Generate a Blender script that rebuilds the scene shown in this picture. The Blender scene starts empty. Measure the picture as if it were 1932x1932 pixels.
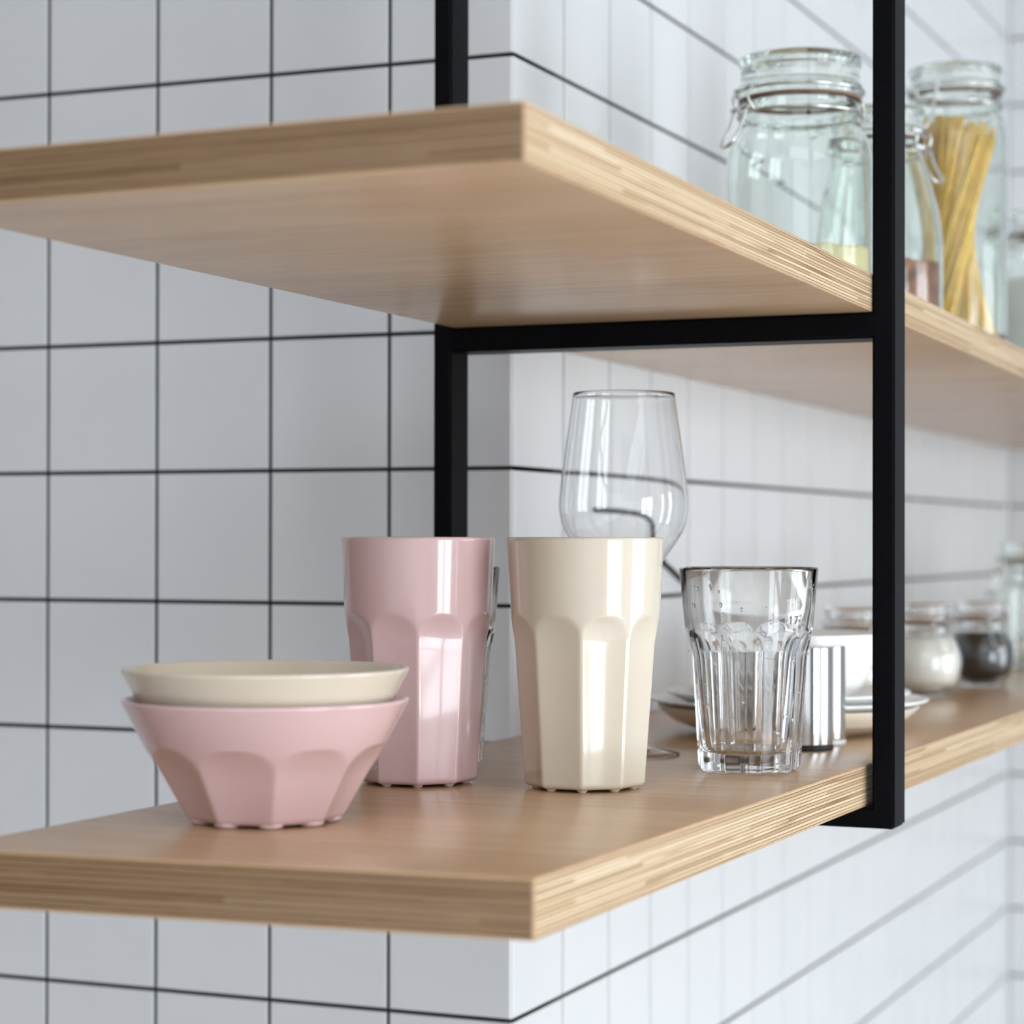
import bpy, bmesh, math, random
from mathutils import Vector, Matrix

sc = bpy.context.scene
C = sc.collection
PI = math.pi
R = math.radians
ZO = 1.65                      # height of the tile joint that is z = 0 in the local measurements

# ------------------------------------------------------------------ camera, exposure, world, daylight
cam_d = bpy.data.cameras.new('camera')
cam = bpy.data.objects.new('camera', cam_d)
C.objects.link(cam)
sc.camera = cam
right = Vector((0.92429506, 0.38167591, 0.00146576))
up = Vector((0.00106142, -0.00641067, 0.99997889))
fwd = Vector((-0.38167725, 0.92427399, 0.00633047))
M3 = Matrix((right, up, -fwd)).transposed()
cam.matrix_world = Matrix.Translation((0.641, -1.5063, -0.0527 + ZO)) @ M3.to_4x4()
cam_d.sensor_width = 36
cam_d.sensor_height = 36
cam_d.sensor_fit = 'HORIZONTAL'
cam_d.lens = 4270.74 / 1932 * 36
cam_d.shift_x = -(1013.37 - 966) / 1932
cam_d.shift_y = (993.21 - 966) / 1932
cam_d.clip_start = 0.05
cam_d.dof.use_dof = True
cam_d.dof.focus_distance = 1.31
cam_d.dof.aperture_fstop = 7.2

sc.view_settings.view_transform = 'Standard'
sc.view_settings.look = 'None'
sc.view_settings.gamma = 1
sc.view_settings.use_curve_mapping = False
sc.view_settings.exposure = -0.12
sc.cycles.max_bounces = 20
sc.cycles.diffuse_bounces = 6
sc.cycles.glossy_bounces = 8
sc.cycles.transmission_bounces = 20
sc.cycles.transparent_max_bounces = 16
sc.cycles.sample_clamp_indirect = 6
sc.cycles.blur_glossy = 0.3

w = bpy.data.worlds.new('sky')
sc.world = w
w.use_nodes = True
w.node_tree.nodes['Background'].inputs[0].default_value = (0.80, 0.90, 1.0, 1)
w.node_tree.nodes['Background'].inputs[1].default_value = 1.5

WIN_X = 3.4                                             # inner face of the window wall
WINDOWS = [(-2.75, -1.10), (-0.05, 1.55)]               # y ranges of the two tall windows
WZ = (0.12, 2.25)
for i, (a, b) in enumerate(WINDOWS):
    ld = bpy.data.lights.new('daylight', 'AREA')
    ld.shape = 'RECTANGLE'
    ld.size = WZ[1] - WZ[0]
    ld.size_y = b - a
    ld.energy = (99, 66)[i]
    ld.color = (0.90, 0.955, 1.0)
    lo = bpy.data.objects.new('daylight', ld)
    lo.location = (WIN_X + 0.22, (a + b) / 2, (WZ[0] + WZ[1]) / 2)
    lo.rotation_euler = (0, R(90), 0)
    C.objects.link(lo)
# added fill lamp in an unseen ceiling opening over the rear half
FILL_XY = (0.2, 3.0, -3.7, -1.5)
ld = bpy.data.lights.new('ceiling_fill', 'AREA')
ld.shape = 'RECTANGLE'
ld.size = FILL_XY[1] - FILL_XY[0]
ld.size_y = FILL_XY[3] - FILL_XY[2]
ld.energy = 19
ld.color = (0.93, 0.97, 1.0)
lo = bpy.data.objects.new('ceiling_fill', ld)
lo.location = ((FILL_XY[0] + FILL_XY[1]) / 2, (FILL_XY[2] + FILL_XY[3]) / 2, ZO + 1.06)
C.objects.link(lo)

# ------------------------------------------------------------------ materials
def mat(name):
    m = bpy.data.materials.new(name)
    m.use_nodes = True
    nt = m.node_tree
    return m, nt, nt.nodes['Principled BSDF']

def simple(name, col, rough=0.5, metal=0.0, ior=1.5, noise=0.0, scale=40, coat=0.0):
    m, nt, p = mat(name)
    p.inputs['Roughness'].default_value = rough
    p.inputs['Metallic'].default_value = metal
    p.inputs['IOR'].default_value = ior
    if coat:
        p.inputs['Coat Weight'].default_value = coat
        p.inputs['Coat Roughness'].default_value = 0.05
    if noise:
        tc = nt.nodes.new('ShaderNodeTexCoord')
        n = nt.nodes.new('ShaderNodeTexNoise')
        n.inputs['Scale'].default_value = scale
        nt.links.new(tc.outputs['Object'], n.inputs['Vector'])
        r = nt.nodes.new('ShaderNodeValToRGB')
        r.color_ramp.elements[0].position = 0.3
        r.color_ramp.elements[1].position = 0.7
        r.color_ramp.elements[0].color = tuple(c * (1 - noise) for c in col) + (1,)
        r.color_ramp.elements[1].color = tuple(min(1, c * (1 + noise)) for c in col) + (1,)
        nt.links.new(n.outputs['Fac'], r.inputs['Fac'])
        nt.links.new(r.outputs['Color'], p.inputs['Base Color'])
    else:
        p.inputs['Base Color'].default_value = tuple(col) + (1,)
    return m

def srgb(r, g, b):
    f = lambda c: c / 12.92 if c <= 0.04045 else ((c + 0.055) / 1.055) ** 2.4
    return (f(r / 255), f(g / 255), f(b / 255))

def glass(name, col=(1, 1, 1), ior=1.5, rough=0.0):
    m = bpy.data.materials.new(name)
    m.use_nodes = True
    nt = m.node_tree
    nt.nodes.remove(nt.nodes['Principled BSDF'])
    g = nt.nodes.new('ShaderNodeBsdfGlass')
    g.inputs['Color'].default_value = tuple(col) + (1,)
    g.inputs['IOR'].default_value = ior
    g.inputs['Roughness'].default_value = rough
    nt.links.new(g.outputs[0], nt.nodes['Material Output'].inputs['Surface'])
    return m

def tile_mat():
    m, nt, p = mat('white_glazed_tile')
    p.inputs['Roughness'].default_value = 0.22
    p.inputs['IOR'].default_value = 1.5
    tc = nt.nodes.new('ShaderNodeTexCoord')
    n = nt.nodes.new('ShaderNodeTexNoise')
    n.inputs['Scale'].default_value = 14
    n.inputs['Detail'].default_value = 1
    nt.links.new(tc.outputs['Object'], n.inputs['Vector'])
    b = nt.nodes.new('ShaderNodeBump')
    b.inputs['Strength'].default_value = 0.12
    b.inputs['Distance'].default_value = 0.004
    nt.links.new(n.outputs['Fac'], b.inputs['Height'])
    nt.links.new(b.outputs['Normal'], p.inputs['Normal'])
    n2 = nt.nodes.new('ShaderNodeTexNoise')
    n2.inputs['Scale'].default_value = 6
    nt.links.new(tc.outputs['Object'], n2.inputs['Vector'])
    r = nt.nodes.new('ShaderNodeValToRGB')
    r.color_ramp.elements[0].position = 0.35
    r.color_ramp.elements[1].position = 0.65
    r.color_ramp.elements[0].color = (0.66, 0.67, 0.675, 1)
    r.color_ramp.elements[1].color = (0.68, 0.685, 0.695, 1)
    nt.links.new(n2.outputs['Fac'], r.inputs['Fac'])
    nt.links.new(r.outputs['Color'], p.inputs['Base Color'])
    return m

def math_node(nt, op, a=None, b=None, c=None):
    n = nt.nodes.new('ShaderNodeMath')
    n.operation = op
    for i, v in enumerate((a, b, c)):
        if v is None:
            continue
        if isinstance(v, (int, float)):
            n.inputs[i].default_value = v
        else:
            nt.links.new(v, n.inputs[i])
    return n.outputs[0]

def ply_edge_mat(name='plywood_edge', plies=14.0, tint=(1, 1, 1), glue=2.4, voids=0.8):
    """laminated plywood edge: u = metres along the board, v = 0..1 through its thickness"""
    m, nt, p = mat(name)
    L = nt.links.new
    uv = nt.nodes.new('ShaderNodeUVMap')
    uv.uv_map = 'UVMap'
    sep = nt.nodes.new('ShaderNodeSeparateXYZ')
    L(uv.outputs[0], sep.inputs[0])
    u, v = sep.outputs[0], sep.outputs[1]
    # the plies wander a little along the board
    cmb = nt.nodes.new('ShaderNodeCombineXYZ')
    L(math_node(nt, 'MULTIPLY', u, 7.0), cmb.inputs[0])
    L(math_node(nt, 'MULTIPLY', v, 3.0), cmb.inputs[1])
    wn = nt.nodes.new('ShaderNodeTexNoise')
    wn.inputs['Scale'].default_value = 1.0
    wn.inputs['Detail'].default_value = 1
    L(cmb.outputs[0], wn.inputs['Vector'])
    wob = math_node(nt, 'MULTIPLY', math_node(nt, 'SUBTRACT', wn.outputs['Fac'], 0.5), 0.03)
    vv = math_node(nt, 'MULTIPLY', math_node(nt, 'ADD', v, wob), plies)
    fr = math_node(nt, 'FRACT', vv)
    fl = math_node(nt, 'FLOOR', vv)
    # fine glue line between plies
    line = math_node(nt, 'GREATER_THAN', fr, 0.78)
    # tone of each ply, changing where the strips of veneer end
    cell = nt.nodes.new('ShaderNodeTexWhiteNoise')
    cell.noise_dimensions = '2D'
    off = nt.nodes.new('ShaderNodeTexWhiteNoise')
    off.noise_dimensions = '1D'
    L(fl, off.inputs['W'])
    seg = math_node(nt, 'FLOOR', math_node(nt, 'ADD', math_node(nt, 'MULTIPLY', u, 3.1), math_node(nt, 'MULTIPLY', off.outputs['Value'], 7.0)))
    c2 = nt.nodes.new('ShaderNodeCombineXYZ')
    L(fl, c2.inputs[0]); L(seg, c2.inputs[1])
    L(c2.outputs[0], cell.inputs['Vector'])
    # long fibres
    c3 = nt.nodes.new('ShaderNodeCombineXYZ')
    L(math_node(nt, 'MULTIPLY', u, 6.0), c3.inputs[0])
    L(math_node(nt, 'MULTIPLY', v, 60.0), c3.inputs[1])
    fib = nt.nodes.new('ShaderNodeTexNoise')
    fib.inputs['Scale'].default_value = 1.0
    fib.inputs['Detail'].default_value = 3
    L(c3.outputs[0], fib.inputs['Vector'])
    # sparse dark voids and resin streaks
    c4 = nt.nodes.new('ShaderNodeCombineXYZ')
    L(math_node(nt, 'MULTIPLY', u, 5.0), c4.inputs[0])
    L(math_node(nt, 'MULTIPLY', fl, 3.7), c4.inputs[1])
    st = nt.nodes.new('ShaderNodeTexNoise')
    st.inputs['Scale'].default_value = 1.0
    st.inputs['Detail'].default_value = 2
    L(c4.outputs[0], st.inputs['Vector'])
    dark = nt.nodes.new('ShaderNodeMapRange')
    dark.inputs['From Min'].default_value = 0.60
    dark.inputs['From Max'].default_value = 0.70
    L(st.outputs['Fac'], dark.inputs['Value'])
    # strength of glue line varies along the length
    c5 = nt.nodes.new('ShaderNodeCombineXYZ')
    L(math_node(nt, 'MULTIPLY', u, 30.0), c5.inputs[0])
    L(math_node(nt, 'MULTIPLY', fl, 1.3), c5.inputs[1])
    ln = nt.nodes.new('ShaderNodeTexNoise')
    ln.inputs['Scale'].default_value = 1.0
    L(c5.outputs[0], ln.inputs['Vector'])
    lw = math_node(nt, 'MULTIPLY', line, math_node(nt, 'MULTIPLY', ln.outputs['Fac'], glue))
    lw = math_node(nt, 'MINIMUM', lw, 1.0)
    tone = math_node(nt, 'ADD', math_node(nt, 'MULTIPLY', cell.outputs['Value'], 0.65), math_node(nt, 'MULTIPLY', fib.outputs['Fac'], 0.35))
    ramp = nt.nodes.new('ShaderNodeValToRGB')
    e = ramp.color_ramp.elements
    e[0].position = 0.1; e[0].color = tuple(a * b for a, b in zip(srgb(166, 136, 100), tint)) + (1,)
    e[1].position = 0.95; e[1].color = tuple(a * b for a, b in zip(srgb(222, 202, 172), tint)) + (1,)
    mid = e.new(0.5); mid.color = tuple(a * b for a, b in zip(srgb(202, 176, 141), tint)) + (1,)
    L(tone, ramp.inputs['Fac'])
    mx = nt.nodes.new('ShaderNodeMixRGB')
    mx.blend_type = 'MULTIPLY'
    mx.inputs['Color2'].default_value = (0.17, 0.10, 0.06, 1)
    L(lw, mx.inputs['Fac']); L(ramp.outputs['Color'], mx.inputs['Color1'])
    mx2 = nt.nodes.new('ShaderNodeMixRGB')
    mx2.blend_type = 'MULTIPLY'
    mx2.inputs['Color2'].default_value = (0.52, 0.38, 0.27, 1)
    L(math_node(nt, 'MULTIPLY', dark.outputs[0], voids), mx2.inputs['Fac']); L(mx.outputs[0], mx2.inputs['Color1'])
    L(mx2.outputs[0], p.inputs['Base Color'])
    p.inputs['Roughness'].default_value = 0.55
    b = nt.nodes.new('ShaderNodeBump')
    b.inputs['Strength'].default_value = 0.25
    b.inputs['Distance'].default_value = 0.0004
    L(math_node(nt, 'SUBTRACT', fib.outputs['Fac'], lw), b.inputs['Height'])
    L(b.outputs[0], p.inputs['Normal'])
    return m

def veneer_mat():
    """oiled birch veneer, grain across the board (u = metres along the grain)"""
    m, nt, p = mat('birch_veneer')
    L = nt.links.new
    tc = nt.nodes.new('ShaderNodeTexCoord')
    mp = nt.nodes.new('ShaderNodeMapping')
    mp.inputs['Scale'].default_value = (7, 90, 7)
    L(tc.outputs['Object'], mp.inputs['Vector'])
    n = nt.nodes.new('ShaderNodeTexNoise')
    n.inputs['Scale'].default_value = 1.0
    n.inputs['Detail'].default_value = 5
    n.inputs['Roughness'].default_value = 0.6
    n.inputs['Distortion'].default_value = 0.3
    L(mp.outputs[0], n.inputs['Vector'])
    mp2 = nt.nodes.new('ShaderNodeMapping')
    mp2.inputs['Scale'].default_value = (3.5, 9, 3)
    L(tc.outputs['Object'], mp2.inputs['Vector'])
    n2 = nt.nodes.new('ShaderNodeTexNoise')
    n2.inputs['Scale'].default_value = 1.0
    n2.inputs['Detail'].default_value = 2
    L(mp2.outputs[0], n2.inputs['Vector'])
    mp3 = nt.nodes.new('ShaderNodeMapping')
    mp3.inputs['Scale'].default_value = (45, 700, 40)
    L(tc.outputs['Object'], mp3.inputs['Vector'])
    n3 = nt.nodes.new('ShaderNodeTexNoise')
    n3.inputs['Scale'].default_value = 1.0
    n3.inputs['Detail'].default_value = 2
    L(mp3.outputs[0], n3.inputs['Vector'])
    pore = nt.nodes.new('ShaderNodeMapRange')
    pore.inputs['From Min'].default_value = 0.62
    pore.inputs['From Max'].default_value = 0.75
    L(n3.outputs['Fac'], pore.inputs['Value'])
    f = math_node(nt, 'ADD', math_node(nt, 'MULTIPLY', n.outputs['Fac'], 0.5), math_node(nt, 'MULTIPLY', n2.outputs['Fac'], 0.5))
    r = nt.nodes.new('ShaderNodeValToRGB')
    r.color_ramp.elements[0].position = 0.26
    r.color_ramp.elements[0].color = VEN_D + (1,)
    r.color_ramp.elements[1].position = 0.74
    r.color_ramp.elements[1].color = VEN_L + (1,)
    L(f, r.inputs['Fac'])
    mx = nt.nodes.new('ShaderNodeMixRGB')
    mx.blend_type = 'MULTIPLY'
    mx.inputs['Color2'].default_value = (0.6, 0.5, 0.42, 1)
    L(math_node(nt, 'MULTIPLY', pore.outputs[0], 0.4), mx.inputs['Fac'])
    L(r.outputs[0], mx.inputs['Color1'])
    L(mx.outputs[0], p.inputs['Base Color'])
    p.inputs['Roughness'].default_value = 0.25
    p.inputs['IOR'].default_value = 1.5
    b = nt.nodes.new('ShaderNodeBump')
    b.inputs['Strength'].default_value = 0.08
    b.inputs['Distance'].default_value = 0.0003
    L(n.outputs['Fac'], b.inputs['Height'])
    L(b.outputs[0], p.inputs['Normal'])
    return m

VEN_D = srgb(170, 136, 103)
VEN_L = srgb(204, 171, 135)
MT = {}
MT['tile'] = tile_mat()
MT['grout'] = simple('charcoal_grout', (0.016, 0.017, 0.019), 0.9, noise=0.2, scale=300)
MT['ply'] = ply_edge_mat()
MT['ply_end'] = ply_edge_mat('plywood_end_grain', 9.0, (0.43, 0.345, 0.28), 1.6, 1.0)
MT['veneer'] = veneer_mat()
MT['steel_black'] = simple('black_powder_coat', (0.004, 0.004, 0.005), 0.38, noise=0.15, scale=400)
MT['steel_black'].node_tree.nodes['Principled BSDF'].inputs['Specular IOR Level'].default_value = 0.04
MT['pink'] = simple('pink_glaze', srgb(212, 180, 180), 0.12, ior=1.52, noise=0.012, scale=25, coat=0.5)
MT['beige'] = simple('cream_glaze', srgb(210, 199, 181), 0.12, ior=1.52, noise=0.012, scale=25, coat=0.5)
MT['white'] = simple('white_porcelain', srgb(240, 240, 238), 0.15, noise=0.01, scale=20)
MT['cream'] = simple('cream_porcelain', srgb(226, 218, 200), 0.2, noise=0.01, scale=20)
MT['glass'] = glass('clear_glass', (0.992, 0.996, 0.996), 1.48)
MT['glass_thin'] = glass('crystal_glass', (0.995, 0.997, 0.997), 1.45)
MT['glass_green'] = glass('pressed_jar_glass', (0.968, 0.988, 0.977), 1.5)
MT['steel'] = simple('brushed_steel', (0.72, 0.72, 0.73), 0.16, 1.0, noise=0.03, scale=200)
MT['wire'] = simple('bright_wire', (0.62, 0.62, 0.60), 0.22, 1.0, noise=0.05, scale=200)
MT['rubber'] = simple('black_rubber', (0.01, 0.01, 0.01), 0.6, noise=0.1, scale=100)
MT['rubber_white'] = simple('white_plastic', (0.75, 0.75, 0.75), 0.4, noise=0.02, scale=100)
MT['gasket'] = simple('orange_gasket', srgb(120, 84, 64), 0.6, noise=0.1, scale=60)
MT['pasta'] = simple('spaghetti_pasta', srgb(240, 196, 96), 0.5, noise=0.12, scale=90)
MT['couscous'] = simple('pale_grain', srgb(222, 208, 160), 0.9, noise=0.12, scale=500)
MT['nuts'] = simple('brown_grain', srgb(140, 92, 68), 0.8, noise=0.45, scale=90)
MT['sugar'] = simple('white_powder', srgb(240, 240, 236), 0.9, noise=0.03, scale=300)
MT['salt'] = simple('ivory_grain', srgb(246, 243, 232), 0.7, noise=0.04, scale=300)
MT['pepper'] = simple('black_seed', (0.012, 0.010, 0.009), 0.5, noise=0.4, scale=500)
MT['paint'] = simple('wall_paint', (0.84, 0.84, 0.84), 0.8, noise=0.02, scale=3)
MT['paint_dark'] = simple('brown_wall_paint', (0.16, 0.105, 0.07), 0.7, noise=0.1, scale=3)
MT['paint_grey'] = simple('grey_wall_paint', (0.20, 0.20, 0.205), 0.7, noise=0.05, scale=3)
MT['ceiling'] = simple('ceiling_paint', (0.88, 0.88, 0.88), 0.9, noise=0.01, scale=3)
MT['frame_white'] = simple('window_paint', (0.75, 0.75, 0.74), 0.4, noise=0.01, scale=5)
MT['etch'] = simple('grey_print', (0.06, 0.07, 0.07), 0.5, noise=0.05, scale=300)
MT['cord'] = simple('black_cord', (0.012, 0.012, 0.015), 0.5, noise=0.1, scale=300)

def floor_mat():
    m, nt, p = mat('pale_floor_boards')
    tc = nt.nodes.new('ShaderNodeTexCoord')
    br = nt.nodes.new('ShaderNodeTexBrick')
    br.inputs['Scale'].default_value = 1.0
    br.inputs['Brick Width'].default_value = 1.4
    br.inputs['Row Height'].default_value = 0.14
    br.inputs['Mortar Size'].default_value = 0.003
    br.inputs['Color1'].default_value = (0.68, 0.675, 0.68, 1)
    br.inputs['Color2'].default_value = (0.74, 0.735, 0.74, 1)
    br.inputs['Mortar'].default_value = (0.3, 0.31, 0.33, 1)
    nt.links.new(tc.outputs['Object'], br.inputs['Vector'])
    nt.links.new(br.outputs['Color'], p.inputs['Base Color'])
    p.inputs['Roughness'].default_value = 0.45
    return m
MT['floor'] = floor_mat()

# ------------------------------------------------------------------ helpers
def obj(name, bm, m, parent=None, smooth=True, loc=None, autos=None):
    me = bpy.data.meshes.new(name)
    bm.normal_update()
    bm.to_mesh(me)
    bm.free()
    for mm in (m if isinstance(m, (list, tuple)) else [m]):
        me.materials.append(mm)
    if smooth:
        for p in me.polygons:
            p.use_smooth = True
        if autos:
            try:
                me.set_sharp_from_angle(angle=R(autos))
            except Exception:
                pass
    o = bpy.data.objects.new(name, me)
    C.objects.link(o)
    if parent:
        o.parent = parent
    if loc:
        o.location = loc
    return o

def tag(o, label, cat, group=None, kind=None):
    o['label'] = label
    o['category'] = cat
    if group:
        o['group'] = group
    if kind:
        o['kind'] = kind
    return o

def thing(name, label, cat, loc, rotz=0.0, group=None):
    o = bpy.data.objects.new(name, None)
    o.empty_display_size = 0.02
    C.objects.link(o)
    o.location = loc
    o.rotation_euler = (0, 0, rotz)
    return tag(o, label, cat, group)

def box(bm, x0, x1, y0, y1, z0, z1):
    vs = [bm.verts.new((x, y, z)) for z in (z0, z1) for y in (y0, y1) for x in (x0, x1)]
    for f in ((0, 2, 3, 1), (4, 5, 7, 6), (0, 1, 5, 4), (2, 6, 7, 3), (0, 4, 6, 2), (1, 3, 7, 5)):
        bm.faces.new([vs[i] for i in f])
    return vs

def surf(bm, rows, rfun, n=96, close_top=True, close_bottom=True):
    """rows: list of (param, z); rfun(row, theta) -> radius. First and last rows are capped."""
    rings = []
    for row in rows:
        ring = []
        for k in range(n):
            th = 2 * PI * k / n
            r = rfun(row, th)
            ring.append(bm.verts.new((r * math.cos(th), r * math.sin(th), row[1])))
        rings.append(ring)
    for a, b in zip(rings, rings[1:]):
        for k in range(n):
            j = (k + 1) % n
            bm.faces.new((a[k], a[j], b[j], b[k]))
    if close_bottom:
        bm.faces.new(list(reversed(rings[0])))
    if close_top:
        bm.faces.new(rings[-1])
    return rings

def lathe(bm, prof, n=64):
    surf(bm, prof, lambda row, th: row[0], n)
    bmesh.ops.recalc_face_normals(bm, faces=bm.faces)

def densify(prof, step=0.004):
    out = [prof[0]]
    for a, b in zip(prof, prof[1:]):
        d = math.hypot(b[0] - a[0], b[1] - a[1])
        k = max(1, int(d / step))
        for i in range(1, k + 1):
            out.append((a[0] + (b[0] - a[0]) * i / k, a[1] + (b[1] - a[1]) * i / k))
    return out

def round_prof(prof, rad=0.002, seg=4):
    """round the inner corners of a profile polyline"""
    out = [prof[0]]
    for i in range(1, len(prof) - 1):
        p0, p1, p2 = (Vector(prof[j]) for j in (i - 1, i, i + 1))
        a, b = p0 - p1, p2 - p1
        la, lb = a.length, b.length
        if la < 1e-7 or lb < 1e-7:
            continue
        r = min(rad, la * 0.45, lb * 0.45)
        s, e = p1 + a / la * r, p1 + b / lb * r
        for k in range(seg + 1):
            t = k / seg
            q = (1 - t) ** 2 * s + 2 * t * (1 - t) * p1 + t * t * e
            out.append((q.x, q.y))
    out.append(prof[-1])
    return out

def interp(tab, z):
    """tab sorted by z: (z, r)"""
    if z <= tab[0][0]:
        return tab[0][1]
    for (z0, r0), (z1, r1) in zip(tab, tab[1:]):
        if z <= z1:
            t = (z - z0) / (z1 - z0)
            return r0 + (r1 - r0) * t
    return tab[-1][1]

def smin(a, b, k):
    h = max(k - abs(a - b), 0) / k
    return min(a, b) - h * h * k * 0.25

def tube(bm, pts, r=0.0012, seg=8, closed=False):
    pts = [Vector(p) for p in pts]
    n = len(pts)
    rings = []
    prev = None
    for i, p in enumerate(pts):
        if closed:
            t = pts[(i + 1) % n] - pts[i - 1]
        else:
            t = pts[min(i + 1, n - 1)] - pts[max(i - 1, 0)]
        t.normalize()
        if prev is None:
            ref = Vector((0, 0, 1)) if abs(t.z) < 0.9 else Vector((1, 0, 0))
            nrm = t.cross(ref).normalized()
        else:
            nrm = (prev - t * prev.dot(t)).normalized()
        prev = nrm
        bn = t.cross(nrm)
        rings.append([bm.verts.new(p + (nrm * math.cos(2 * PI * k / seg) + bn * math.sin(2 * PI * k / seg)) * r) for k in range(seg)])
    rr = list(zip(rings, rings[1:]))
    if closed:
        rr.append((rings[-1], rings[0]))
    for a, b in rr:
        for k in range(seg):
            j = (k + 1) % seg
            bm.faces.new((a[k], a[j], b[j], b[k]))
    if not closed:
        bm.faces.new(list(reversed(rings[0])))
        bm.faces.new(rings[-1])

def spline(pts, n=8):
    """Catmull-Rom through points"""
    P = [Vector(p) for p in pts]
    P = [P[0] * 2 - P[1]] + P + [P[-1] * 2 - P[-2]]
    out = []
    for i in range(1, len(P) - 2):
        for k in range(n):
            t = k / n
            a, b, c, d = P[i - 1], P[i], P[i + 1], P[i + 2]
            out.append(0.5 * ((2 * b) + (c - a) * t + (2 * a - 5 * b + 4 * c - d) * t * t + (3 * b - a - 3 * c + d) * t ** 3))
    out.append(P[-2])
    return out

def ring_pts(r, z, a0=0, a1=2 * PI, n=40):
    return [(r * math.cos(a0 + (a1 - a0) * k / n), r * math.sin(a0 + (a1 - a0) * k / n), z) for k in range(n + (0 if abs(a1 - a0 - 2 * PI) < 1e-6 else 1))]

# ------------------------------------------------------------------ the room
T = 0.1
def tile_wall(name, cols, rows, origin, du, nrm, trim=(0, 0)):
    """tiles of 100 mm with a recessed 3 mm joint; du = direction of a column, nrm = outward normal"""
    g, bev, dep = 0.0015, 0.0009, 0.0016
    origin, du, nrm = Vector(origin), Vector(du), Vector(nrm)
    upv = Vector((0, 0, 1))
    bm = bmesh.new()
    for i in range(cols[0], cols[1]):
        for k in range(rows[0], rows[1]):
            a, b = i * T + g, (i + 1) * T - g
            c, d = k * T + g, (k + 1) * T - g
            rings = []
            for (ins, h) in ((0, -dep), (0, -bev), (bev * 0.3, -bev * 0.3), (bev, 0)):
                rings.append([bm.verts.new(origin + du * x + upv * y + nrm * h) for x, y in ((a + ins, c + ins), (b - ins, c + ins), (b - ins, d - ins), (a + ins, d - ins))])
            for r0, r1 in zip(rings, rings[1:]):
                for q in range(4):
                    f = bm.faces.new((r0[q], r0[(q + 1) % 4], r1[(q + 1) % 4], r1[q]))
                    f.material_index = 0
            bm.faces.new(rings[-1]).material_index = 0
    # grout bed as a slab
    a, b = cols[0] * T + trim[0], cols[1] * T - trim[1]
    c, d = rows[0] * T, rows[1] * T
    vs = []
    for h in (-dep, -0.08):
        vs.append([bm.verts.new(origin + du * x + upv * y + nrm * h) for x, y in ((a, c), (b, c), (b, d), (a, d))])
    fs = [bm.faces.new(vs[0]), bm.faces.new(list(reversed(vs[1])))]
    for q in range(4):
        fs.append(bm.faces.new((vs[1][q], vs[1][(q + 1) % 4], vs[0][(q + 1) % 4], vs[0][q])))
    for f in fs:
        f.material_index = 1
    # outward orientation
    bmesh.ops.recalc_face_normals(bm, faces=bm.faces)
    o = obj(name, bm, [MT['tile'], MT['grout']], smooth=False)
    o['kind'] = 'structure'
    return o

RB, RT = -16, 10                 # rows; row k spans z = ZO + k*0.1
tile_wall('wall_left', (-18, 0), (RB, RT), (0, 0, ZO), (1, 0, 0), (0, -1, 0), (0, 0.0016))
tile_wall('wall_right', (0, 19), (RB, RT), (0, -0.0, ZO), (0, 0.9955, 0), (1, 0, 0), (0.0016, 0))
tile_wall('wall_back', (0, 8), (RB, RT), (0.0, 1.8925, ZO), (1, 0, 0), (0, -1, 0))

def plain(name, dims, m):
    bm = bmesh.new()
    box(bm, *dims)
    bmesh.ops.recalc_face_normals(bm, faces=bm.faces)
    o = obj(name, bm, m, smooth=False)
    o['kind'] = 'structure'
    return o

ZB, ZT = ZO + RB * T, ZO + RT * T
plain('floor', (-1.8, 3.6, -4.0, 2.0, ZB - 0.1, ZB), MT['floor'])
bm = bmesh.new()  # ceiling left open where the added fill lamp sits
box(bm, -1.8, FILL_XY[0], -4.0, 2.0, ZT, ZT + 0.1)
box(bm, FILL_XY[1], 3.6, -4.0, 2.0, ZT, ZT + 0.1)
box(bm, FILL_XY[0], FILL_XY[1], FILL_XY[3], 2.0, ZT, ZT + 0.1)
box(bm, FILL_XY[0], FILL_XY[1], -4.0, FILL_XY[2], ZT, ZT + 0.1)
bmesh.ops.recalc_face_normals(bm, faces=bm.faces)
obj('ceiling', bm, MT['ceiling'], smooth=False)['kind'] = 'structure'
plain('wall_rear', (-1.8, 3.4, -4.1, -4.0, ZB, ZT), MT['paint'])
plain('wall_side', (-1.9, -1.8, -4.0, 0.08, ZB, ZT), MT['paint_dark'])
plain('wall_back_side', (0.8, 3.4, 1.8925, 1.9725, ZB, ZT), MT['paint_grey'])
# window wall with two openings
bm = bmesh.new()
ys = [-4.0] + [v for ab in WINDOWS for v in ab] + [1.9]
for i in range(0, len(ys), 2):
    box(bm, WIN_X, WIN_X + 0.2, ys[i], ys[i + 1], ZB, ZT)
for a, b in WINDOWS:
    box(bm, WIN_X, WIN_X + 0.2, a, b, WZ[1], ZT)
    box(bm, WIN_X, WIN_X + 0.2, a, b, ZB, WZ[0])
bmesh.ops.recalc_face_normals(bm, faces=bm.faces)
obj('wall_window', bm, MT['paint'], smooth=False)['kind'] = 'structure'
for i, (a, b) in enumerate(WINDOWS):
    bm = bmesh.new()
    fw = 0.05
    m_ = (a + b) / 2
    for (y0, y1, z0, z1) in ((a, a + fw, *WZ), (b - fw, b, *WZ), (m_ - 0.045, m_ + 0.045, *WZ), (a, b, WZ[0], WZ[0] + fw), (a, b, WZ[1] - fw, WZ[1]), (a, b, 0.86, 0.90)):
        box(bm, WIN_X + 0.06, WIN_X + 0.12, y0, y1, z0, z1)
    o = obj('window_%d' % (i + 1), bm, MT['frame_white'], smooth=False)
    o['kind'] = 'structure'

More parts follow.
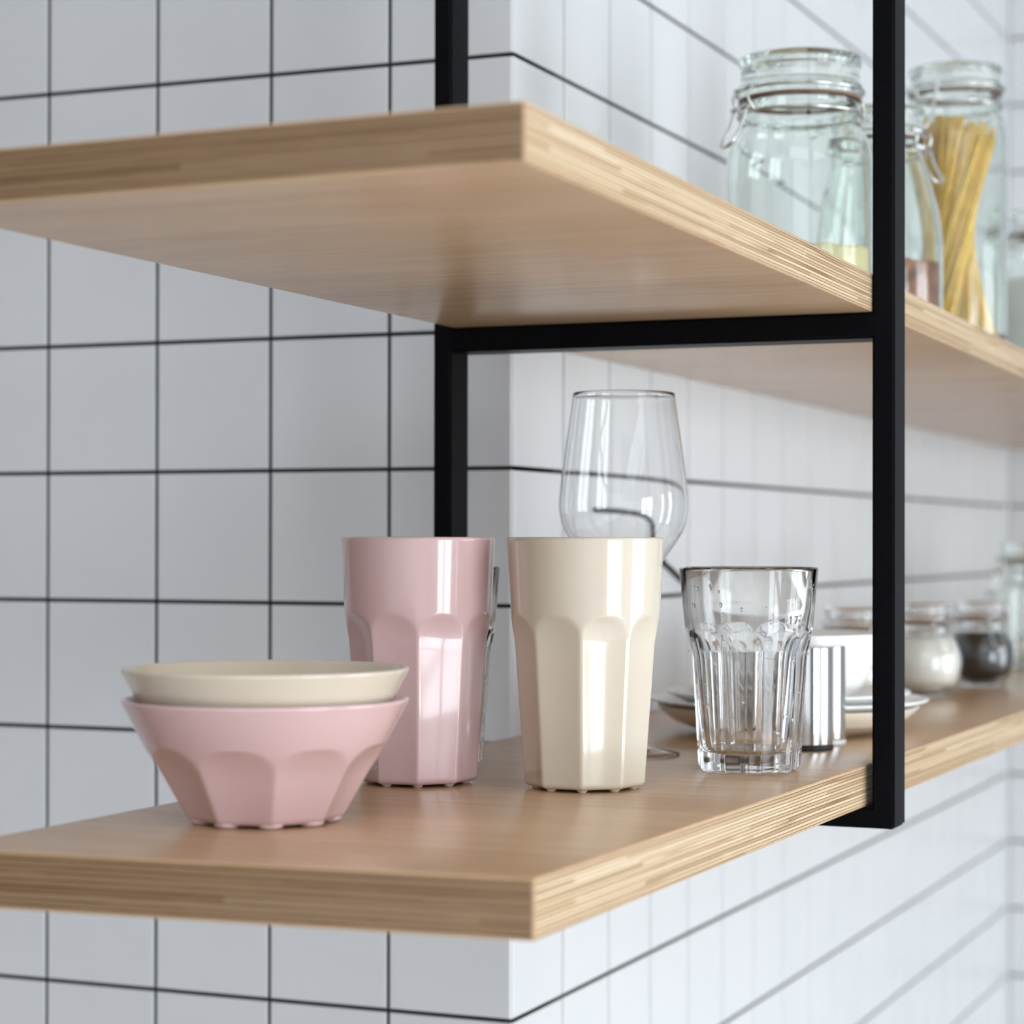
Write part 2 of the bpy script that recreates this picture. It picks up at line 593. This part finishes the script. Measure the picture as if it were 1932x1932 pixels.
# ------------------------------------------------------------------ shelves
def board(name, xf, xb, yl, yr, yb, z0f, th, label):
    """xf/xb outer edge x at the front end / far end; yl,yr front end y at x=0 and at the outer edge"""
    x0 = 0.0006
    low = [(x0, yl), (xf, yr), (xb, yb), (x0, yb)]
    bm = bmesh.new()
    uvl = bm.loops.layers.uv.new('UVMap')
    B = [bm.verts.new((x, y, z0f(y))) for x, y in low]
    Tv = [bm.verts.new((x, y, z0f(y) + th(y))) for x, y in low]
    f = bm.faces.new(list(reversed(B))); f.material_index = 0
    f = bm.faces.new(Tv); f.material_index = 0
    s = 0
    for i in range(4):
        j = (i + 1) % 4
        f = bm.faces.new((B[i], B[j], Tv[j], Tv[i])); f.material_index = 2 if i == 0 else 1
        d = (B[j].co - B[i].co).length
        for lp, uv in zip(f.loops, ((s, 0), (s + d, 0), (s + d, 1), (s, 1))):
            lp[uvl].uv = uv
        s += d + 0.37
    bmesh.ops.bevel(bm, geom=list(bm.edges), offset=0.0011, segments=2, affect='EDGES', profile=0.6)
    o = obj(name, bm, [MT['veneer'], MT['ply'], MT['ply_end']], smooth=True, autos=25)
    return tag(o, label, 'shelf', 'plywood shelf boards along the tiled wall')

UZ = lambda y: ZO + 0.0917 - 0.0030 * y
UTH = lambda y: 0.0255 if y > -0.15 else 0.0255 - 0.0016 * min(1, (-0.15 - y) / 0.5)
LZT = lambda y: ZO - 0.1945 - 0.0045 * y
LTH = 0.0262
board('shelf_board', 0.3030, 0.2895 - 0.0195 * 1.888, -0.684, -0.7005, 1.888, UZ, UTH,
      'upper thick plywood shelf board carrying the storage jars, seen from below')
board('shelf_board', 0.2843, 0.2885 + 0.0045 * 1.888, -0.6640, -0.6450, 1.888, lambda y: LZT(y) - LTH, lambda y: LTH,
      'lower thick plywood shelf board with the cups, bowls and plates on it')

# ------------------------------------------------------------------ black steel frame
fr = thing('shelf_rack', 'black flat steel hanging rack holding both plywood shelves', 'rack', (0.147, -0.0935, ZO - 0.235))
FY0, FY1 = -0.1085, -0.0785
def bar(name, x0, x1, z0, z1, y0=FY0, y1=FY1):
    bm = bmesh.new()
    box(bm, x0, x1, y0, y1, z0, z1)
    bmesh.ops.recalc_face_normals(bm, faces=bm.faces)
    bmesh.ops.bevel(bm, geom=list(bm.edges), offset=0.0016, segments=3, affect='EDGES')
    o = obj(name, bm, MT['steel_black'], fr, autos=40)
    o.location = (-0.147, 0.0935, -(ZO - 0.235))
    return o
XI, XO = 0.2918, 0.3062
zu = UZ(FY1) - 0.0001
zl = LZT(FY1) - LTH - 0.0001
bar('post', XI, XO, ZO - 0.2335, ZT - 0.002)
bar('post', -0.0130, 0.0002, ZO - 0.2335, ZT - 0.002)
bar('crossbar', -0.003, XI + 0.003, zu - 0.0165, zu)
bar('crossbar', -0.003, XI + 0.003, ZO - 0.2335, zl)

# ------------------------------------------------------------------ fluted cups, tumblers and bowls
def fluted(h, Rtab, arch, ph, nf=9, n=216, inner=None, wall=0.0032, z0=0.0018, rb=0.003, flat=1.0, soft=0.0006, hollow=0.0008, rows=110, floor_t=0.004, bottom_r=None):
    """outer skin: cone cut by nf flat flutes that end in arches; arch = (z_spring, z_apex)"""
    bm = bmesh.new()
    cs = math.cos(PI / nf)
    zs = []
    for i in range(6):
        zs.append(z0 + rb * (1 - math.cos(i / 5 * PI / 2)))
    for i in range(1, rows + 1):
        zs.append(z0 + rb + (h - 0.0012 - z0 - rb) * i / rows)
    outer = []
    for z in zs:
        shrink = 0.0
        if z < z0 + rb:
            t = 1 - (z - z0) / rb
            shrink = rb * (1 - math.sqrt(max(0, 1 - t * t)))
        outer.append(('o', z, shrink))
    rim = [('r', h - 0.0005, 0.0004), ('r', h, 0.0011), ('r', h, wall - 0.0011), ('r', h - 0.0005, wall - 0.0004)]
    def rf(row, th):
        kind, z, s = row
        Rz = interp(Rtab, z)
        if kind == 'r':
            return Rz - s
        if kind == 'i':
            return s
        d = ((th - ph) / (2 * PI / nf)) % 1.0
        d = (d - 0.5) * (2 * PI / nf)
        zsn, zap = arch
        if z < zsn:
            a = Rz * cs * flat
            q = 1.0
        else:
            t = min(1.0, (z - zsn) / (zap - zsn))
            q = math.sqrt(max(0.0, 1 - t * t))
            a = Rz * math.cos(PI / nf * q) * (1 - (1 - flat) * q)
        v = smin(Rz, a / math.cos(d) - hollow * q * (1 - (d / (PI / nf)) ** 2), soft) if z < zap else Rz
        return v - s
    rows_ = [('i', z0, 0.001)] + [('i', z0, (interp(Rtab, z0) * cs - rb) * q) for q in (0.5,)] + outer + rim
    if inner is None:
        zi = [h - 0.002 - (h - 0.002 - floor_t - 0.004) * i / 20 for i in range(21)]
        rows_ += [('i', z, min(interp(Rtab, z) - wall, interp(Rtab, z) * cs * flat - wall * 0.7) if z < arch[0] else interp(Rtab, z) - wall - (max(0, interp(Rtab, z) * (1 - cs * flat) - wall * 0.0) * max(0, 1 - (z - arch[0]) / 0.02) if False else 0)) for z in zi]
        rl = rows_[-1][2]
        rows_ += [('i', floor_t + 0.0015, rl - 0.0015), ('i', floor_t, rl - 0.005), ('i', floor_t, 0.001)]
    else:
        rows_ += [('i', z, r) for r, z in inner]
    surf(bm, rows_, rf, n)
    bmesh.ops.recalc_face_normals(bm, faces=bm.faces)
    return bm

def nubs(parent, m, r, ph, nf=9, rad=0.0034, ht=0.0022):
    for k in range(nf):
        a = ph + 2 * PI * k / nf
        bm = bmesh.new()
        lathe(bm, [(0.0002, 0), (rad * 0.55, 0), (rad * 0.72, 0.0004), (rad, ht * 0.8), (rad, ht + 0.0006), (0.0002, ht + 0.0006)], 16)
        obj('foot', bm, m, parent, loc=(r * math.cos(a), r * math.sin(a), 0))

def cup(x, y, m, label, phase):
    t = thing('beaker', label, 'cup', (x, y, LZT(y)))
    Rt = [(0, 0.0346), (0.004, 0.0350), (0.080, 0.0405), (0.098, 0.0424), (0.1425, 0.0446)]
    bm = fluted(0.1425, Rt, (0.082, 0.0985), R(phase), flat=0.992)
    obj('cup_body', bm, m, t)
    nubs(t, m, 0.0275, R(phase))
    return t

cup(0.0761, -0.3191, MT['pink'], 'tall glossy pink fluted beaker standing between the stacked bowls and the cream beaker', 115.4 - 180 + 0.0)
cup(0.1749, -0.3054, MT['beige'], 'tall glossy cream fluted beaker standing in front of the wine glass', -68.8 - 3.5)

def bowl(x, y, z, m, label, phase, with_feet=True):
    t = thing('fluted_bowl', label, 'bowl', (x, y, z))
    Rt = [(0, 0.0385), (0.004, 0.0400), (0.036, 0.0583), (0.0614, 0.0716)]
    n = 216
    nf = 9
    ph = R(phase)
    cs = math.cos(PI / nf)
    h, wall, z0, rb = 0.0614, 0.0034, 0.0018, 0.003
    bm = fluted(h, Rt, (0.0235, 0.0400), ph, flat=0.992, wall=wall, rows=80, soft=0.0008, hollow=0.0014,
                inner=[(0.0716 - wall - 0.0006, h - 0.0012), (0.062, 0.0495), (0.0500, 0.033), (0.0415, 0.0185), (0.035, 0.0085), (0.031, 0.0055), (0.026, 0.0042), (0.001, 0.004)])
    obj('bowl_body', bm, m, t)
    nubs(t, m, 0.0315, ph, rad=0.0064)
    return t
bz = LZT(-0.5195)
bowl(0.0878, -0.5195, bz, MT['pink'], 'glossy pink fluted bowl, lower of the two stacked bowls', -60.7 + 5)
bowl(0.0878, -0.5195, bz + 0.0152, MT['beige'], 'cream fluted bowl nested inside the pink bowl', -60.7 + 5)

def tumbler(x, y, label, phase):
    t = thing('tumbler', label, 'glass', (x, y, LZT(y)))
    Rt = [(0, 0.0322), (0.004, 0.0330), (0.074, 0.0372), (0.084, 0.0388), (0.1250, 0.0428)]
    bm = fluted(0.1250, Rt, (0.068, 0.086), R(phase), flat=0.975, wall=0.0022, z0=0.0, rb=0.0035, soft=0.0010, hollow=0.0010,
                inner=[(0.0405, 0.1236), (0.0375, 0.100), (0.0356, 0.088), (0.0338, 0.080), (0.0318, 0.070), (0.0290, 0.045),
                       (0.0262, 0.022), (0.0252, 0.0155), (0.0240, 0.0132), (0.0215, 0.0118), (0.016, 0.0112), (0.001, 0.0110)], n=252)
    obj('glass_body', bm, MT['glass'], t, autos=None)
    return t, Rt
tb, TR = tumbler(0.2298, -0.1696, 'clear fluted tumbler with water drops, right of the cream beaker', -72.9 + 14)
tumbler(0.0321, -0.2041, 'clear fluted tumbler half hidden behind the pink beaker', -64.9 + 8)

# etched fill mark on the tumbler
def glyph_polys():
    P = []
    P.append([(-0.0078, 0.0), (-0.0036, 0.0017), (-0.0036, -0.0017)])                       # triangle
    P.append([(0.0006, -0.0026), (0.0015, -0.0026), (0.0015, 0.0026), (0.0006, 0.0026)])    # 1
    P.append([(-0.0002, 0.0014), (0.0006, 0.0026), (0.0006, 0.0018), (0.0002, 0.0010)])
    P.append([(0.0036, 0.0018), (0.0068, 0.0018), (0.0068, 0.0026), (0.0036, 0.0026)])      # 7
    P.append([(0.0041, -0.0026), (0.0050, -0.0026), (0.0068, 0.0018), (0.0059, 0.0018)])
    return P
bm = bmesh.new()
a0 = R(-72.9 + 38)
for poly in glyph_polys():
    vs = []
    for (gx, gz) in poly:
        z = 0.0935 + gz
        r = interp(TR, z) + 0.00008
        vs.append(bm.verts.new((r * math.cos(a0 + gx / 0.04), r * math.sin(a0 + gx / 0.04), z)))
    bm.faces.new(vs)
ge = bmesh.ops.extrude_face_region(bm, geom=list(bm.faces))
for v in [g for g in ge['geom'] if isinstance(g, bmesh.types.BMVert)]:
    d = Vector((v.co.x, v.co.y, 0)).normalized()
    v.co += d * 0.00006
bmesh.ops.recalc_face_normals(bm, faces=bm.faces)
pm = obj('fill_mark', bm, MT['etch'], tb, smooth=False)
pm['label'] = 'small grey printed triangle and number 17'

# drops of water on its outside
rnd = random.Random(5)
bm = bmesh.new()
for k in range(46):
    a = R(-72.9) + rnd.uniform(-1.4, 1.4)
    z = rnd.uniform(0.02, 0.118)
    r = interp(TR, z) * (0.955 if z < 0.07 else 0.999)
    s = rnd.uniform(0.0004, 0.0011)
    b2 = bmesh.ops.create_icosphere(bm, subdivisions=2, radius=1.0)
    mtx = Matrix.Translation((r * math.cos(a), r * math.sin(a), z)) @ Matrix.Rotation(a, 4, 'Z') @ Matrix.Diagonal((s * 0.7, s, s * rnd.uniform(1, 1.8), 1))
    bmesh.ops.transform(bm, matrix=mtx, verts=b2['verts'])
wd = obj('water_drops', bm, MT['glass_thin'], tb)
wd['kind'] = 'stuff'

# ------------------------------------------------------------------ wine glass
wx, wy = 0.1239, -0.1048
wg = thing('wine_glass', 'tall stemmed wine glass with a wide tapering bowl behind the cream beaker', 'wine glass', (wx, wy, LZT(wy)))
prof = [(0.0012, 0.1085), (0.006, 0.1088), (0.012, 0.1115), (0.019, 0.1185), (0.026, 0.128), (0.034, 0.139), (0.0402, 0.150), (0.0427, 0.163), (0.0420, 0.176),
        (0.0392, 0.199), (0.0362, 0.220), (0.0336, 0.2385)]
def smooth_prof(p, n=5):
    q = spline([(a, 0, b) for a, b in p], n)
    return [(v.x, v.z) for v in q]
po = smooth_prof(prof, 6)
pi_ = []
for i, (r, z) in enumerate(po):
    a = po[max(0, i - 1)]; b = po[min(len(po) - 1, i + 1)]
    tx, tz = b[0] - a[0], b[1] - a[1]
    l = math.hypot(tx, tz)
    pi_.append((max(0.0008, r - 0.0010 * tz / l), z + 0.0010 * tx / l))
full = po + [((po[-1][0] + pi_[-1][0]) / 2, po[-1][1] + 0.0003)] + list(reversed(pi_))
full = [(max(r, 0.0005), z) for r, z in full]
bm = bmesh.new(); lathe(bm, full, 128); obj('glass_bowl', bm, MT['glass_thin'], wg)
bm = bmesh.new(); lathe(bm, smooth_prof([(0.0005, 0.0107), (0.0044, 0.0110), (0.0036, 0.017), (0.0032, 0.05), (0.0034, 0.095), (0.0048, 0.1058), (0.0072, 0.1082), (0.0005, 0.1083)], 4), 48)
obj('stem', bm, MT['glass_thin'], wg)
bm = bmesh.new(); lathe(bm, [(0.0005, 0.0), (0.0355, 0.0), (0.0372, 0.0005), (0.0374, 0.0011), (0.0365, 0.0019), (0.030, 0.0031), (0.018, 0.0062), (0.008, 0.0094), (0.0045, 0.0105), (0.0005, 0.0106)], 96)
obj('foot', bm, MT['glass_thin'], wg)

# ------------------------------------------------------------------ steel shakers
def shaker(x, y, h, base_m, label):
    t = thing('shaker', label, 'shaker', (x, y, LZT(y)), 0, 'pair of steel shakers beside the tumbler')
    bm = bmesh.new(); lathe(bm, round_prof([(0.0005, 0.0), (0.0186, 0.0), (0.0194, 0.0012), (0.0192, 0.0034), (0.0005, 0.0034)], 0.0006), 64)
    b = obj('base_ring', bm, base_m, t)
    bm = bmesh.new(); lathe(bm, round_prof([(0.0005, 0.0035), (0.0190, 0.0035), (0.0190, h - 0.0005), (0.0183, h), (0.0005, h)], 0.0012), 96)
    obj('shaker_body', bm, MT['steel'], t, autos=50)
    return t
shaker(0.2209, -0.0098, 0.0700, MT['rubber'], 'polished steel cylinder shaker with a black base, the nearer of the pair')
shaker(0.2172, 0.0375, 0.0690, MT['rubber_white'], 'polished steel cylinder shaker with a white base, the farther of the pair')

# ------------------------------------------------------------------ plates and the white bowl on them
px_, py_ = 0.1700, 0.1230
pz = LZT(py_) + 0.0004
def dish(name, z, prof, m, label, cat, group=None, n=96):
    bm = bmesh.new()
    lathe(bm, round_prof(prof, 0.0012, 3), n)
    o = obj(name, bm, m, loc=(px_, py_, z), autos=None)
    return tag(o, label, cat, group)
G = 'stacked plates behind the tumbler'
dish('deep_plate', pz, [(0.0005, 0.0015), (0.046, 0.0015), (0.046, 0.0), (0.050, 0.0), (0.051, 0.0015), (0.070, 0.0035), (0.085, 0.0090), (0.0935, 0.0160), (0.0975, 0.0202), (0.0965, 0.0208), (0.091, 0.0170), (0.083, 0.0116), (0.070, 0.0075), (0.056, 0.0060), (0.0005, 0.0058)],
     MT['cream'], 'cream deep plate, lowest of the stack behind the tumbler', 'plate', G)
dish('dinner_plate', pz + 0.0067, [(0.0005, 0.0012), (0.0480, 0.0012), (0.0485, 0.0), (0.052, 0.0), (0.0535, 0.003), (0.075, 0.0080), (0.090, 0.0140), (0.1035, 0.0178), (0.1040, 0.0190), (0.1030, 0.0197), (0.089, 0.0172), (0.072, 0.0105), (0.052, 0.0062), (0.0005, 0.0058)],
     MT['white'], 'widest white plate, in the middle of the stack behind the tumbler', 'plate', G)
dish('side_plate', pz + 0.0132, [(0.0005, 0.0012), (0.0465, 0.0012), (0.0470, 0.0), (0.0505, 0.0), (0.052, 0.003), (0.070, 0.0070), (0.083, 0.0128), (0.0905, 0.0168), (0.0908, 0.0180), (0.0898, 0.0185), (0.082, 0.0160), (0.068, 0.0098), (0.050, 0.0060), (0.0005, 0.0056)],
     MT['white'], 'white side plate, topmost of the stack and under the white bowl', 'plate', G)
dish('serving_bowl', pz + 0.0194, [(0.0005, 0.0015), (0.0340, 0.0015), (0.0345, 0.0), (0.0385, 0.0), (0.040, 0.003), (0.056, 0.016), (0.066, 0.034), (0.0705, 0.0530), (0.0705, 0.0548), (0.0680, 0.0548), (0.0635, 0.035), (0.053, 0.0185), (0.036, 0.0075), (0.0005, 0.0065)],
     MT['white'], 'plain white porcelain bowl set on top of the plate stack', 'bowl')

# ------------------------------------------------------------------ clip-top jars
def jar(name, x, y, z, rb, prof_out, lid, clasp, label, contents=None, wall=0.0030, gm='glass_green', big=1.0):
    """prof_out: outer profile from base corner to lip [(r, z)...]; lid = (r, z0, z1)"""
    t = thing(name, label, 'jar', (x, y, z))
    po = round_prof([(0.0008, 0.0012), (prof_out[0][0] * 0.7, 0.0012), (prof_out[0][0] * 0.82, 0.0)] + prof_out, 0.006, 6)
    pin = []
    for (r, zz) in reversed(prof_out[1:]):
        pin.append((r - wall, zz))
    pin = pin + [(prof_out[0][0] - wall - 0.002, 0.0055), (0.0008, 0.0050)]
    pin = round_prof([po[-1]] + pin, 0.005, 5)[1:]
    full = po[:-1] + [(po[-1][0], po[-1][1]), (po[-1][0] - 0.001, po[-1][1] + 0.0006)] + [(po[-1][0] - wall + 0.001, po[-1][1] + 0.0006)] + pin
    bm = bmesh.new(); lathe(bm, full, 96); obj('jar_body', bm, MT[gm], t)
    rl, z0, z1 = lid
    # rubber ring between lip and lid
    g0 = po[-1][1] + 0.0007
    bm = bmesh.new()
    surf(bm, [(rl - 0.006, g0), (rl - 0.0006, g0), (rl - 0.0004, (g0 + z0) / 2), (rl - 0.0006, z0 - 0.0001), (rl - 0.006, z0 - 0.0001)], lambda r, th: r[0], 64, False, False)
    bm.verts.ensure_lookup_table()
    n = 64
    vs = list(bm.verts)
    for k in range(n):
        j = (k + 1) % n
        bm.faces.new((vs[k], vs[j], vs[4 * n + j], vs[4 * n + k]))
    bmesh.ops.recalc_face_normals(bm, faces=bm.faces)
    obj('gasket', bm, MT['gasket'], t)
    hgt = z1 - z0
    lp = round_prof([(0.0008, z0 + hgt * 0.35), (rl * 0.80, z0 + hgt * 0.35), (rl * 0.84, z0), (rl, z0), (rl, z0 + hgt * 0.30), (rl * 0.955, z0 + hgt * 0.36), (rl * 0.955, z0 + hgt * 0.70), (rl * 0.985, z0 + hgt * 0.80), (rl * 0.985, z1 - 0.0005), (rl * 0.93, z1), (rl * 0.78, z1 - hgt * 0.12), (0.0008, z1 - hgt * 0.10)], 0.0016, 3)
    bm = bmesh.new(); lathe(bm, lp, 96)
    obj('lid', bm, MT[gm], t)
    # wire bail: ring round the neck, ring round the lid, clasp and hinge
    ca = R(clasp)
    wr = 0.0012 * big
    zn = z0 - 0.012 * big
    rn = interp(sorted([(b, a) for a, b in prof_out[1:]]), zn) + wr
    rn2 = max(rn, prof_out[-1][0] + wr)
    ra = rl + wr
    bm = bmesh.new()
    tube(bm, ring_pts(rn, zn, n=56), wr, 8, True)
    tube(bm, ring_pts(ra, z0 + hgt * 0.15, n=56), wr, 8, True)
    def P(r, da, zz, aa):
        # point at radius r, sideways offset da (metres), height zz in the frame of angle aa
        return (r * math.cos(aa) - da * math.sin(aa), r * math.sin(aa) + da * math.cos(aa), zz)
    k = big
    for sgn in (-1, 1):
        tube(bm, spline([P(rn, 0.009 * k * sgn, zn, ca + PI), P(rn2 + 0.004 * k, 0.009 * k * sgn, (zn + z0) / 2, ca + PI), P(ra, 0.009 * k * sgn, z0 + hgt * 0.15, ca + PI)], 6), wr)
    obj('wire_bail', bm, MT['wire'], t)
    bm = bmesh.new()
    for sgn in (-1, 1):
        tube(bm, spline([P(rn, 0.010 * k * sgn, zn, ca), P(rn2 + 0.003 * k, 0.010 * k * sgn, zn + 0.006 * k, ca), P(rn2 + 0.004 * k, 0.010 * k * sgn, z0, ca), P(ra, 0.010 * k * sgn, z0 + hgt * 0.15, ca)], 6), wr)
    zp = zn - 0.002 * k
    lev = [P(rn2 + 0.004 * k, -0.009 * k, zp + 0.004 * k, ca), P(rn2 + 0.009 * k, -0.0085 * k, zp - 0.010 * k, ca), P(rn2 + 0.016 * k, -0.0075 * k, zp - 0.022 * k, ca),
           P(rn2 + 0.0175 * k, 0, zp - 0.025 * k, ca),
           P(rn2 + 0.016 * k, 0.0075 * k, zp - 0.022 * k, ca), P(rn2 + 0.009 * k, 0.0085 * k, zp - 0.010 * k, ca), P(rn2 + 0.004 * k, 0.009 * k, zp + 0.004 * k, ca)]
    tube(bm, spline(lev, 6), wr)
    tube(bm, [P(rn2 + 0.004 * k, -0.012 * k, zp + 0.004 * k, ca), P(rn2 + 0.004 * k, 0.012 * k, zp + 0.004 * k, ca)], wr * 1.4)
    tube(bm, [P(ra + 0.001, -0.012 * k, z0 + hgt * 0.15, ca), P(ra + 0.001, 0.012 * k, z0 + hgt * 0.15, ca)], wr * 1.4)
    obj('clasp', bm, MT['wire'], t)
    if contents:
        cname, cm, zt, clabel = contents
        prof = []
        tab = sorted([(b, a) for a, b in prof_out])
        ri = lambda zz: interp(tab, zz) - wall - 0.0005
        prof = [(0.0008, 0.0062), (prof_out[0][0] * 0.80, 0.0062), (prof_out[0][0] - wall - 0.003, 0.0085)]
        zz = 0.012
        while zz < zt - 0.001:
            prof.append((ri(zz), zz)); zz += 0.005
        prof += [(ri(zt), zt), (0.0008, zt)]
        bm = bmesh.new()
        lathe(bm, prof, 64)
        r2 = random.Random(3)
        for v in bm.verts:
            if v.co.z > zt - 0.0005:
                v.co.z -= r2.uniform(0, 0.002)
        o = obj(cname, bm, MT[cm], loc=(x, y, z))
        tag(o, clabel, cname.split('_')[-1], None, 'stuff')
    return t

USZ = lambda y: UZ(y) + 0.0255
JG = None
# upper shelf
jar('storage_jar', 0.1888, 0.0891, USZ(0.0891), 0.0537,
    [(0.0530, 0.0), (0.0537, 0.012), (0.0537, 0.104), (0.0515, 0.118), (0.0445, 0.1305), (0.0440, 0.1345), (0.0440, 0.146), (0.0452, 0.1485)],
    (0.0452, 0.1512, 0.1815), 229, 'large squat clip-top glass jar nearly empty, leftmost on the upper shelf',
    ('couscous', 'couscous', 0.0425, 'pale yellow grain filling the bottom of the leftmost upper jar'))
jar('storage_jar', 0.2005, 0.2844, USZ(0.2844), 0.05,
    [(0.0490, 0.0), (0.0500, 0.012), (0.0500, 0.070), (0.0470, 0.095), (0.0385, 0.125), (0.0350, 0.134), (0.0348, 0.148), (0.0358, 0.1510)],
    (0.0358, 0.1535, 0.178), -20, 'clip-top glass jar with narrowing shoulders, behind the black post on the upper shelf',
    ('brown_grain', 'nuts', 0.0545, 'reddish brown grain in the jar behind the black post'))
jx, jy = 0.2183, 0.4862
jar('storage_jar', jx, jy, USZ(jy), 0.045,
    [(0.0440, 0.0), (0.0450, 0.012), (0.0450, 0.186), (0.0440, 0.196), (0.0410, 0.203), (0.0405, 0.208), (0.0405, 0.222), (0.0415, 0.2240)],
    (0.0415, 0.2265, 0.2495), 250, 'tall clip-top glass jar holding spaghetti on the upper shelf')
# spaghetti: a twisted sheaf
bm = bmesh.new()
r3 = random.Random(11)
for k in range(330):
    a = r3.uniform(0, 2 * PI)
    q = math.sqrt(r3.uniform(0.02, 1))
    tw = R(125) + r3.uniform(-0.15, 0.15)
    rt, rb_ = 0.0355 * q, 0.036 * q
    zt = r3.uniform(0.190, 0.206) - (0.006 if a > 3 else 0)
    pts = []
    for i in range(9):
        s = i / 8
        xb, yb = rb_ * math.cos(a), rb_ * math.sin(a)
        xt, yt = rt * math.cos(a + tw) , rt * math.sin(a + tw)
        pts.append((xb + (xt - xb) * s, yb + (yt - yb) * s, 0.0066 + (zt - 0.0066) * s))
    tube(bm, pts, 0.0013, 5)
sp = obj('spaghetti', bm, MT['pasta'], loc=(jx, jy, USZ(jy)))
tag(sp, 'twisted sheaf of dry yellow spaghetti standing in the tall jar', 'spaghetti', None, 'stuff')
jar('storage_jar', 0.2240, 0.9300, USZ(0.93), 0.05,
    [(0.0490, 0.0), (0.0500, 0.012), (0.0500, 0.112), (0.0480, 0.125), (0.0410, 0.137), (0.0405, 0.142), (0.0405, 0.154), (0.0420, 0.1570)],
    (0.0420, 0.1595, 0.184), 205, 'clip-top glass jar of white powder at the right end of the upper shelf',
    ('sugar', 'sugar', 0.112, 'white powder in the rightmost jar of the upper shelf'))

# lower shelf
def round_jar(x, y, clasp, label, contents, s=1.0):
    po = [(0.0220, 0.0), (0.0285, 0.006), (0.0345, 0.017), (0.0365, 0.030), (0.0350, 0.043), (0.0300, 0.053), (0.0268, 0.058), (0.0265, 0.066), (0.0275, 0.068)]
    po = [(a * s, b * s) for a, b in po]
    return jar('spice_jar', x, y, LZT(y), 0.036 * s, po, (0.0280 * s, 0.0703 * s, 0.0865 * s), clasp, label, contents, wall=0.0022, big=0.75, gm='glass')
round_jar(0.1560, 0.3800, -40, 'small round clip-top jar directly behind the white serving bowl',
          ('flour', 'salt', 0.055, 'ivory powder in the small round jar behind the serving bowl'))
round_jar(0.1683, 0.5776, -45, 'small round clip-top jar filled with ivory grain, right of the black post',
          ('salt', 'salt', 0.057, 'ivory grain in the small round jar right of the post'), 1.0)
round_jar(0.1852, 0.7635, -50, 'small round clip-top jar filled with black seeds',
          ('black_seeds', 'pepper', 0.055, 'black seeds filling the small round jar'), 0.98)
jar('storage_jar', 0.1760, 1.1700, LZT(1.17) + 0.0003, 0.058,
    [(0.0570, 0.0), (0.0580, 0.012), (0.0580, 0.080), (0.0560, 0.092), (0.0480, 0.104), (0.0475, 0.109), (0.0475, 0.118), (0.0488, 0.121)],
    (0.0488, 0.1235, 0.145), 215, 'large empty greenish clip-top jar at the right end of the lower shelf')

# ------------------------------------------------------------------ black cord on the wall
bm = bmesh.new()
pts = [(0.0026, 0.1537, ZO -0.0288), (0.0026, 0.2160, ZO -0.0293), (0.0026, 0.2732, ZO -0.0317), (0.0026, 0.3038, ZO -0.0390), (0.0026, 0.3119, ZO -0.0525), (0.0026, 0.3202, ZO -0.0687), (0.0026, 0.3423, ZO -0.0767), (0.0026, 0.3664, ZO -0.0848), (0.0026, 0.4207, ZO -0.1007), (0.0026, 0.4826, ZO -0.1230), (0.0026, 0.5149, ZO -0.1561), (0.0026, 0.5232, ZO -0.1863)]
tube(bm, spline(pts, 8), 0.0021, 10)
o = obj('power_cord', bm, MT['cord'])
tag(o, 'thin black cord drooping across the white tiles behind the tumbler', 'cord')
